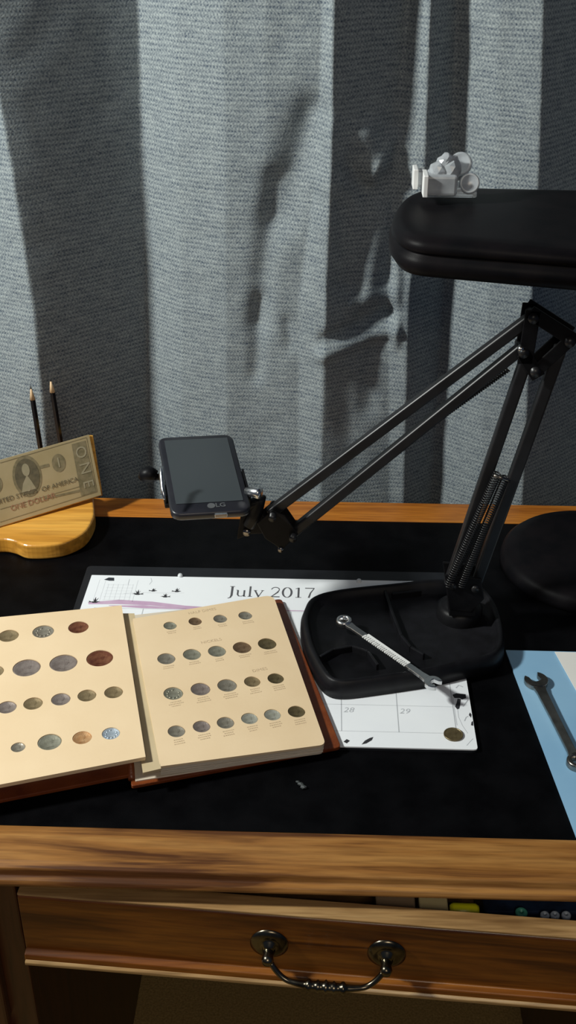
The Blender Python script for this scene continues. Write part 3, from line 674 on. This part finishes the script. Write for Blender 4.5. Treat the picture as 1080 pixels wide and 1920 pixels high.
def spring(a, b, r, turns, dy):
    a, b = onY(*a, AY) + Vector((0, dy, 0)), onY(*b, AY) + Vector((0, dy, 0)); d = b - a; x = d.normalized(); u = x.orthogonal().normalized(); v = x.cross(u); pts = []
    n_ = turns * 8
    for i in range(n_ + 1):
        an = i * math.pi / 4; pts.append(a + d * (i / n_) + (u * math.cos(an) + v * math.sin(an)) * r)
    bm = bmesh.new(); tube(bm, pts, .0009, 5); obj('spring', bm, M_metalblk, st, True)
spring((930, 875), (838, 1085), .0042, 52, -.014); spring((945, 882), (862, 1085), .0042, 52, -.014)
bm = bmesh.new(); tube(bm, [onY(922, 876, AY) + Vector((0, -.018, 0)), onY(952, 886, AY) + Vector((0, -.018, 0))], .002, 8); obj('spring_pin', bm, M_steeldk, st, True)
spring((955, 700), (720, 868), .0036, 60, .013)
# elbow
bm = bmesh.new()
for s in (-1, 1):
    for a, b, ww in (((996, 582), (1068, 628), .014), ((1068, 628), (1000, 690), .013), ((996, 582), (982, 668), .015), ((982, 660), (1003, 694), .014)):
        a3, b3 = onY(*a, AY) + Vector((0, s * .0105, 0)), onY(*b, AY) + Vector((0, s * .0105, 0)); x = (b3 - a3).normalized(); y = Vector((0, 1, 0)); z = x.cross(y)
        M = Matrix((x, y, z)).transposed().to_4x4(); M.translation = (a3 + b3) / 2; box(bm, (0, 0, 0), ((b3 - a3).length + .008, .0025, ww), M)
obj('elbow_bracket', bm, M_plastic, st, bevel=.0008)
def knob(name, px, py, r, dy0, dy1, m, par=st):
    p = onY(px, py, AY); bm = bmesh.new(); lathe(bm, [(0, 0), (r, 0), (r, dy1 - dy0 - .001), (r - .001, dy1 - dy0), (0, dy1 - dy0)], axis_M(p + Vector((0, dy0, 0)), (0, 1, 0)), 14); return obj(name, bm, m, par, True)
for px, py in ((996, 588), (1064, 632), (978, 652), (1000, 688)): knob('hinge_bolt', px, py, .005, -.016, .016, M_metalblk)
for px, py in ((846, 1085), (888, 1090), (512, 958), (550, 996)): knob('hinge_bolt', px, py, .0042, -.017, .017, M_metalblk)
knob('wing_nut', 971, 640, .0025, -.022, -.014, M_steel)
# lower end joint and clamp
bm = bmesh.new()
for s in (-1, 1):
    pts = [onY(482, 972, AY), onY(512, 947, AY), onY(536, 958, AY), onY(560, 993, AY), onY(548, 1004, AY), onY(530, 1022, AY), onY(498, 1001, AY)]
    prism(bm, [p + Vector((0, s * .0095 - .001, 0)) for p in pts], (0, .002, 0))
prism(bm, [onY(444, 1012, AY) , onY(452, 962, AY), onY(474, 958, AY), onY(520, 978, AY), onY(500, 1000, AY), onY(470, 1002, AY)], (0, .006, 0))
obj('end_bracket', bm, M_plastic, st, bevel=.001)
knob('clamp_screw', 463, 996, .0042, -.004, .006, M_steeldk); knob('clamp_screw', 527, 1021, .003, -.012, -.004, M_steeldk)
PN = Vector((math.sin(R(20)) * math.cos(R(80)), -math.cos(R(20)) * math.cos(R(80)), math.sin(R(80)))); PC = onY(385, 890, 1.07)
pc = [onP(*q, PC, PN) for q in ((298, 820), (432, 812), (476, 957), (318, 965))]
pw = ((pc[1] - pc[0]) + (pc[2] - pc[3])).normalized(); ctr = sum(pc, Vector()) / 4; pl_ = PN.cross(pw).normalized()
W_ = ((pc[1] - pc[0]).length + (pc[2] - pc[3]).length) / 2; L_ = ((pc[3] - pc[0]).length + (pc[2] - pc[1]).length) / 2
sk = (pc[0] + pc[1] - pc[2] - pc[3]) / 2; sky = sk.normalized()      # long axis
print('phone', W_, L_, 'skew', sky.dot(pw))
PM = Matrix((pw, pl_, PN)).transposed().to_4x4(); PM.translation = ctr
def pmap(a, b, h): # a,b in -1..1 of the phone outline
    return ctr + pw * (a * W_ / 2) + sky * (b * L_ / 2) + PN * h
def phone_outline(k, h, r=.010): return round_poly([pmap(-k[0], k[1], h), pmap(k[0], k[1], h), pmap(k[0], -k[1], h), pmap(-k[0], -k[1], h)], [r] * 4, 6)
ph = thing('phone', 'black smartphone held face up in the clamp of the stand', 'phone')
bm = bmesh.new(); rings = []
for kx, h, r in (((.94, .96), -.0105, .010), ((.985, .985), -.0085, .011), ((1, 1), -.004, .012), ((.99, .99), -.001, .012), ((.95, .965), .0, .010)):
    rings.append([bm.verts.new(p) for p in phone_outline(kx, h, r)])
for a, b in zip(rings, rings[1:]):
    for k in range(len(a)): bm.faces.new((a[k], a[(k + 1) % len(a)], b[(k + 1) % len(a)], b[k]))
bm.faces.new(rings[0]); bm.faces.new(rings[-1]); obj('body', bm, M_rubber, ph, True)
bm = bmesh.new(); prism(bm, round_poly([pmap(-.84, .88, .0006), pmap(.84, .88, .0006), pmap(.84, -.76, .0006), pmap(-.84, -.76, .0006)], [.001] * 4, 3), PN * -.001); obj('screen', bm, M_screen, ph)
M = Matrix((pw, sky, PN)).transposed().to_4x4(); M.translation = pmap(.12, -.84, .0004)
text_mesh('LG', .009, M, 'logo', M_logo, ph, off=.0002, align='LEFT')
bm = bmesh.new(); lathe(bm, [(0, .0004), (.0042, .0004), (.0042, 0)], axis_M(pmap(.02, -.84, 0), PN), 20); obj('logo_disc', bm, M_logo, ph)
# silver key on the lower edge
bm = bmesh.new(); q0, q1 = pmap(.06, -1.022, -.0030), pmap(.38, -1.022, -.0030); bar(bm, q0, q1, .003, .0042); obj('edge_button', bm, M_steel, ph, bevel=.0006)
# clamp jaws holding the phone
bm = bmesh.new()
for sgn in (-1, 1):
    a = pmap(sgn * 1.03, -.35, -.014); b = pmap(sgn * 1.03, -.35, .001); 
    M = Matrix((pw, sky, PN)).transposed().to_4x4(); M.translation = pmap(sgn * 1.04, -.30, -.008); box(bm, (0, 0, 0), (.0025, .05 if sgn > 0 else .03, .014), M)
M.translation = pmap(0, -.30, -.014); box(bm, (0, 0, 0), (W_ * 1.08, .035, .005), M)
obj('clamp_jaw', bm, M_plastic, st, bevel=.001)
j = pmap(1.12, -.75, -.012)
bm = bmesh.new(); tube(bm, [pmap(.6, -.4, -.018), pmap(1.12, -.55, -.018), onY(486, 935, AY), onY(478, 965, AY), onY(466, 985, AY)], [.006, .007, .008, .008, .007], 10); obj('clamp_neck', bm, M_plastic, st, True)
bm = bmesh.new(); p = onY(484, 924, 1.03); tube(bm, [p + Vector((-.014, .004, 0)), p, p + Vector((.003, -.001, 0))], [.0035, .0066, .0060], 14); obj('silver_knob', bm, M_steel, st, True)
bm = bmesh.new(); tube(bm, [onY(303, 874, 1.03), onY(303, 890, 1.025), onY(305, 915, 1.01), onY(308, 936, 1.00)], [.0020, .0027, .0023, .0012], 8); obj('chrome_lever', bm, M_steel, st, True)
bm = bmesh.new(); tube(bm, [onY(318, 888, 1.09), onY(300, 894, 1.09), onY(290, 895, 1.09)], .004, 10); tube(bm, [onY(292, 893, 1.09), onY(280, 888, 1.09), onY(270, 891, 1.09), onY(264, 897, 1.09)], [.007, .0095, .0075, .004], 10); obj('thumb_screw', bm, M_plastic, st, True)

# ------------------------------------------------------------------ second lamp: round foot and flat head
lp = thing('desk_lamp', 'black desk lamp with a round foot and a wide flat head', 'lamp')
LC = onZ(1106, 1062, DZ); LR = .112
bm = bmesh.new(); lathe(bm, [(0, .026), (.02, .026), (LR * .80, .024), (LR * .93, .021), (LR * .985, .015), (LR, .008), (LR, .0012), (LR * .97, .0006), (0, .0006)], Matrix.Translation(LC), 72); obj('foot', bm, M_lampblk, lp, True)
HZ = 1.25
def Hd(x, y, z): return Vector((x, y, z))
hp = [onZ(1080, 357, HZ), onZ(860, 352, HZ), onZ(795, 356, HZ), onZ(757, 372, HZ), onZ(736, 404, HZ), onZ(744, 432, HZ), onZ(775, 450, HZ), onZ(850, 459, HZ), onZ(1080, 478, HZ)]
fr = (hp[-1] - hp[-2]).normalized(); bk = (hp[0] - hp[1]).normalized()
body = [hp[-1] + fr * .16, hp[0] + bk * .16]
outl = []
P = hp[1:-1]
def cr_open(P, n=7):
    o_ = []
    for i in range(1, len(P) - 2):
        for j in range(n):
            t = j / n; p0, p1, p2, p3 = P[i - 1:i + 3]; o_.append(.5 * ((2 * p1) + (-p0 + p2) * t + (2 * p0 - 5 * p1 + 4 * p2 - p3) * t * t + (-p0 + 3 * p1 - 3 * p2 + p3) * t ** 3))
    o_.append(P[-2]); return o_
outl = cr_open(hp) + round_poly([hp[-1] + fr * .17, hp[0] + bk * .17], [0, 0])
ce = sum(outl, Vector()) / len(outl)
bm = bmesh.new(); rings = []
for d, dz in ((.020, .003), (.010, .0022), (.003, 0), (.0005, -.0035), (-.0005, -.009), (.0022, -.0105), (.0022, -.0125), (-.0022, -.014), (-.0022, -.024), (.002, -.030), (.010, -.031), (.012, -.024)):
    rings.append([bm.verts.new((p.x, p.y, HZ + dz)) for p in inset(outl, d)])
for a, b in zip(rings, rings[1:]):
    for k in range(len(a)): bm.faces.new((a[k], a[(k + 1) % len(a)], b[(k + 1) % len(a)], b[k]))
bm.faces.new(rings[0]); bm.faces.new(rings[-1]); obj('lamp_head', bm, M_lampblk, lp, True)
top_pt = Vector((.435, 1.03, HZ - .012))
bm = bmesh.new(); tube(bm, [Vector((.415, 1.10, DZ + .022)), Vector((.425, 1.10, .95)), Vector((.44, 1.08, 1.13)), Vector((.44, 1.05, 1.20)), top_pt], .010, 14); obj('lamp_post', bm, M_lampblk, lp, True)
bm = bmesh.new(); box(bm, (top_pt.x - .03, 1.03, HZ - .012), (.09, .05, .022)); obj('head_joint', bm, M_lampblk, lp, bevel=.003)

# clear plastic figure on the lamp head
fig = thing('crystal_figure', 'small clear glass ornament of blocks and round discs on the lamp head', 'ornament')
FY = 1.055
def disc(px, py, wpx, y, th, m, nm, tilt=0):
    p = onY(px, py, y); r = size_at(p, wpx) / 2; bm = bmesh.new()
    lathe(bm, [(0, th * .35), (r * .75, th * .4), (r * .9, th * .5), (r, th * .3), (r, -th * .3), (r * .9, -th * .5), (r * .75, -th * .4), (0, -th * .35)], axis_M(p, Vector((-.25 + tilt, -1, .35))), 30); return obj(nm, bm, m, fig, True)
def blk(px0, py0, px1, py1, y, dp, m, nm, bev=.0015):
    a, b = onY(px0, py0, y), onY(px1, py1, y); bm = bmesh.new(); box(bm, ((a.x + b.x) / 2, y + dp / 2, (a.z + b.z) / 2), (abs(b.x - a.x), dp, abs(a.z - b.z))); return obj(nm, bm, m, fig, bevel=bev, seg=3)
blk(797, 329, 857, 369, 1.035, .022, M_frost, 'body_block', .003)
blk(795, 330, 802, 371, 1.031, .026, M_raised, 'white_edge_bar', .0008)
blk(776, 318, 783, 356, 1.045, .02, M_raised, 'white_edge_bar', .0008)
blk(783, 322, 797, 352, 1.048, .016, M_clear, 'clear_block', .001)
disc(864, 307, 42, 1.062, .008, M_frost, 'round_disc'); disc(880, 344, 38, 1.045, .010, M_frost, 'round_disc', .2)
bm = bmesh.new()
for k, (px, py, r) in enumerate(((822, 318, .0085), (835, 306, .0085), (846, 318, .0095), (812, 326, .006), (828, 327, .008), (843, 328, .007), (838, 296, .005), (850, 304, .006))):
    p = onY(px, py, 1.048 + .003 * (k % 2)); g_ = bmesh.ops.create_icosphere(bm, subdivisions=2, radius=r)['verts']
    for v in g_: v.co = v.co * (1 + .25 * noise.noise(v.co * 240 + Vector((k, 0, 0)))) + p
obj('cut_lumps', bm, M_frost, fig)
blk(800, 352, 894, 372, 1.040, .03, M_clear, 'clear_foot', .002)

# ------------------------------------------------------------------ wooden holder with the framed banknote and pencils
hd = thing('pencil_holder', 'yellow wooden pencil holder with a rounded base and tilted back board', 'holder')
BZ = DZ + .022
BO = [(176, 945), (176, 968), (160, 996), (130, 1013), (95, 1021), (50, 1022), (25, 1013), (0, 1010), (-60, 1015), (-110, 1008), (-140, 985), (-130, 960), (-60, 935), (60, 918), (150, 916), (172, 925)]
bo = smooth_closed([onZ(*q, BZ) for q in BO], 5)
bm = bmesh.new(); prism(bm, bo, (0, 0, -.0215)); base = obj('holder_base', bm, M_woodbase, hd, bevel=.003, seg=3)
BN = Vector((math.sin(R(33)) * math.cos(R(18)), -math.cos(R(33)) * math.cos(R(18)), math.sin(R(18)))); BP = onZ(188, 930, BZ + .006)
BR_ = onP(190, 928, BP, BN); TR_ = onP(167, 815, BP, BN); L0 = onP(0, 987, BP, BN); L1 = onP(0, 862, BP, BN)
ex = 1.38; BL_ = BR_ + (L0 - BR_) * ex; TL_ = TR_ + (L1 - TR_) * ex; TL_ = BL_ + (TR_ - BR_)
print('bill', (BR_ - BL_).length, (TR_ - BR_).length, TR_, BR_)
eu = (BR_ - BL_); ev = (TR_ - BR_)
def bb(a, b, h=0): return BL_ + eu * a + ev * b + BN * h
bm = bmesh.new(); prism(bm, [bb(-.01, -.02, -.0012), bb(1.012, -.02, -.0012), bb(1.03, .97, -.0012), bb(-.01, .97, -.0012)], BN * -.008); obj('back_board', bm, M_woodbase, hd, bevel=.0008)
for a_ in (.3, .78):
    t_ = bb(a_, .35, -.009); bm = bmesh.new(); bar(bm, (t_.x, t_.y + .002, t_.z), (t_.x, t_.y + .004, BZ - .002), .012, .008, (1, 0, 0)); obj('board_strut', bm, M_woodbase, hd)
bl_ = thing('banknote', 'old one dollar banknote with an oval portrait mounted on the wooden holder', 'banknote')
bm = bmesh.new(); prism(bm, [bb(0, 0), bb(1, 0), bb(1, 1), bb(0, 1)], BN * -.001); obj('note_paper', bm, M_bill, bl_)
def bpoly(bm, pts, h): bm.faces.new([bm.verts.new(bb(a, b, h)) for a, b in pts])
def bell(ca, cb, ra, rb, n_=28): return [(ca + ra * math.cos(2 * math.pi * k / n_), cb + rb * math.sin(2 * math.pi * k / n_)) for k in range(n_)]
def pa(px, py):
    q = onP(px, py, BP, BN) - BL_; G = [[eu.dot(eu), eu.dot(ev)], [eu.dot(ev), ev.dot(ev)]]; d = G[0][0] * G[1][1] - G[0][1] ** 2; s, t = q.dot(eu), q.dot(ev)
    return ((s * G[1][1] - t * G[0][1]) / d, (t * G[0][0] - s * G[0][1]) / d)
def bpx(bm, pts, h): bpoly(bm, [pa(*q) for q in pts], h)
bm = bmesh.new(); bpx(bm, [(134, 833), (160, 826), (180, 921), (152, 930)], .0002); obj('value_panel', bm, M_billpanel, bl_)
a0 = pa(51, 893); bm = bmesh.new(); bpoly(bm, bell(a0[0], a0[1], .098, .33), .0002); obj('portrait_oval', bm, M_billpanel, bl_)
bm = bmesh.new(); bpoly(bm, bell(a0[0], a0[1], .082, .28), .0004); obj('portrait_ground', bm, M_billink, bl_)
bm = bmesh.new(); a1 = pa(48, 881); bpoly(bm, bell(a1[0], a1[1], .026, .10), .0006); a2 = pa(53, 914); bpoly(bm, bell(a2[0], a2[1], .018, .06), .0006)
bpoly(bm, [(a2[0] - .05, a2[1] - .05), (a2[0] + .05, a2[1] - .05), (a2[0] + .03, a2[1] + .08), (a1[0], a1[1] - .08), (a2[0] - .03, a2[1] + .08)], .0005); obj('portrait_bust', bm, M_billpale, bl_)
for px, py in ((110, 868), (-9, 908)):
    a3 = pa(px, py); bm = bmesh.new(); bpoly(bm, bell(a3[0], a3[1], .047, .145), .0002); obj('value_seal', bm, M_billpanel, bl_)
    M = Matrix((eu.normalized(), ev.normalized(), BN)).transposed().to_4x4(); M.translation = bb(a3[0], a3[1], .0004); text_mesh('1', .019, M, 'seal_numeral', M_billpale, bl_)
EU, EV = eu.normalized(), ev.normalized()
def btext(s, px, py, size, m, rot=0, nm='note_lettering', sx=1):
    a_ = pa(px, py); M = Matrix((EU, EV, BN)).transposed().to_4x4(); M.translation = bb(a_[0], a_[1], .0004)
    return text_mesh(s, size, M @ Matrix.Rotation(rot, 4, 'Z') @ Matrix.Diagonal((sx, 1, 1, 1)), nm, m, bl_, off=0)
for s, px, py in (('O', 151, 848), ('N', 159, 878), ('E', 165, 907)): btext(s, px, py, .021, M_billpale, R(-90), 'panel_letter')
btext('UNITED STATES', 26, 932.5, .0085, M_billink, 0, sx=1.05); btext('OF AMERICA', 112, 908, .0085, M_billink, 0, sx=1.05)
btext('ONE DOLLAR', 62, 941, .010, M_billred, 0)
bm = bmesh.new()
for pl in ([(0, 868), (162, 820)], [(0, 979), (182, 922)], [(162, 820), (182, 922)], [(0, 955), (150, 912)]):
    ribbon(bm, [bb(*pa(*q)) for q in pl], .0007, BN, .0002)
ribbon(bm, [bb(*pa(*q)) for q in ((85, 935), (150, 920))], .003, BN, .0002); ribbon(bm, [bb(*pa(*q)) for q in ((75, 876), (92, 872))], .004, BN, .0002)
obj('note_border', bm, M_billpanel, bl_)
# pencils standing in the base, behind the board
def pencil(tip, low, y, label):
    a = onY(*tip, y); b = onY(*low, y); d = (b - a).normalized(); t = thing('pencil', label, 'pencil')
    zb = BZ - .010; e = a + d * ((zb - a.z) / d.z)
    r = .0038
    bm = bmesh.new(); tube(bm, [a + d * .020, e], r, 6); obj('barrel', bm, M_penblk, t)
    bm = bmesh.new(); tube(bm, [a + d * .005, a + d * .0205], [.0010, r * .97], 12); obj('sharpened_cone', bm, M_penwood, t, True)
    bm = bmesh.new(); tube(bm, [a, a + d * .0052], [.0003, .0011], 8); obj('lead', bm, M_lead, t, True)
pencil((57, 722), (75, 835), 1.332, 'black pencil with the sharper dark lead, left of the two in the holder')
pencil((94, 708), (113, 825), 1.332, 'black pencil with a blunt pale tip, right of the two in the holder')
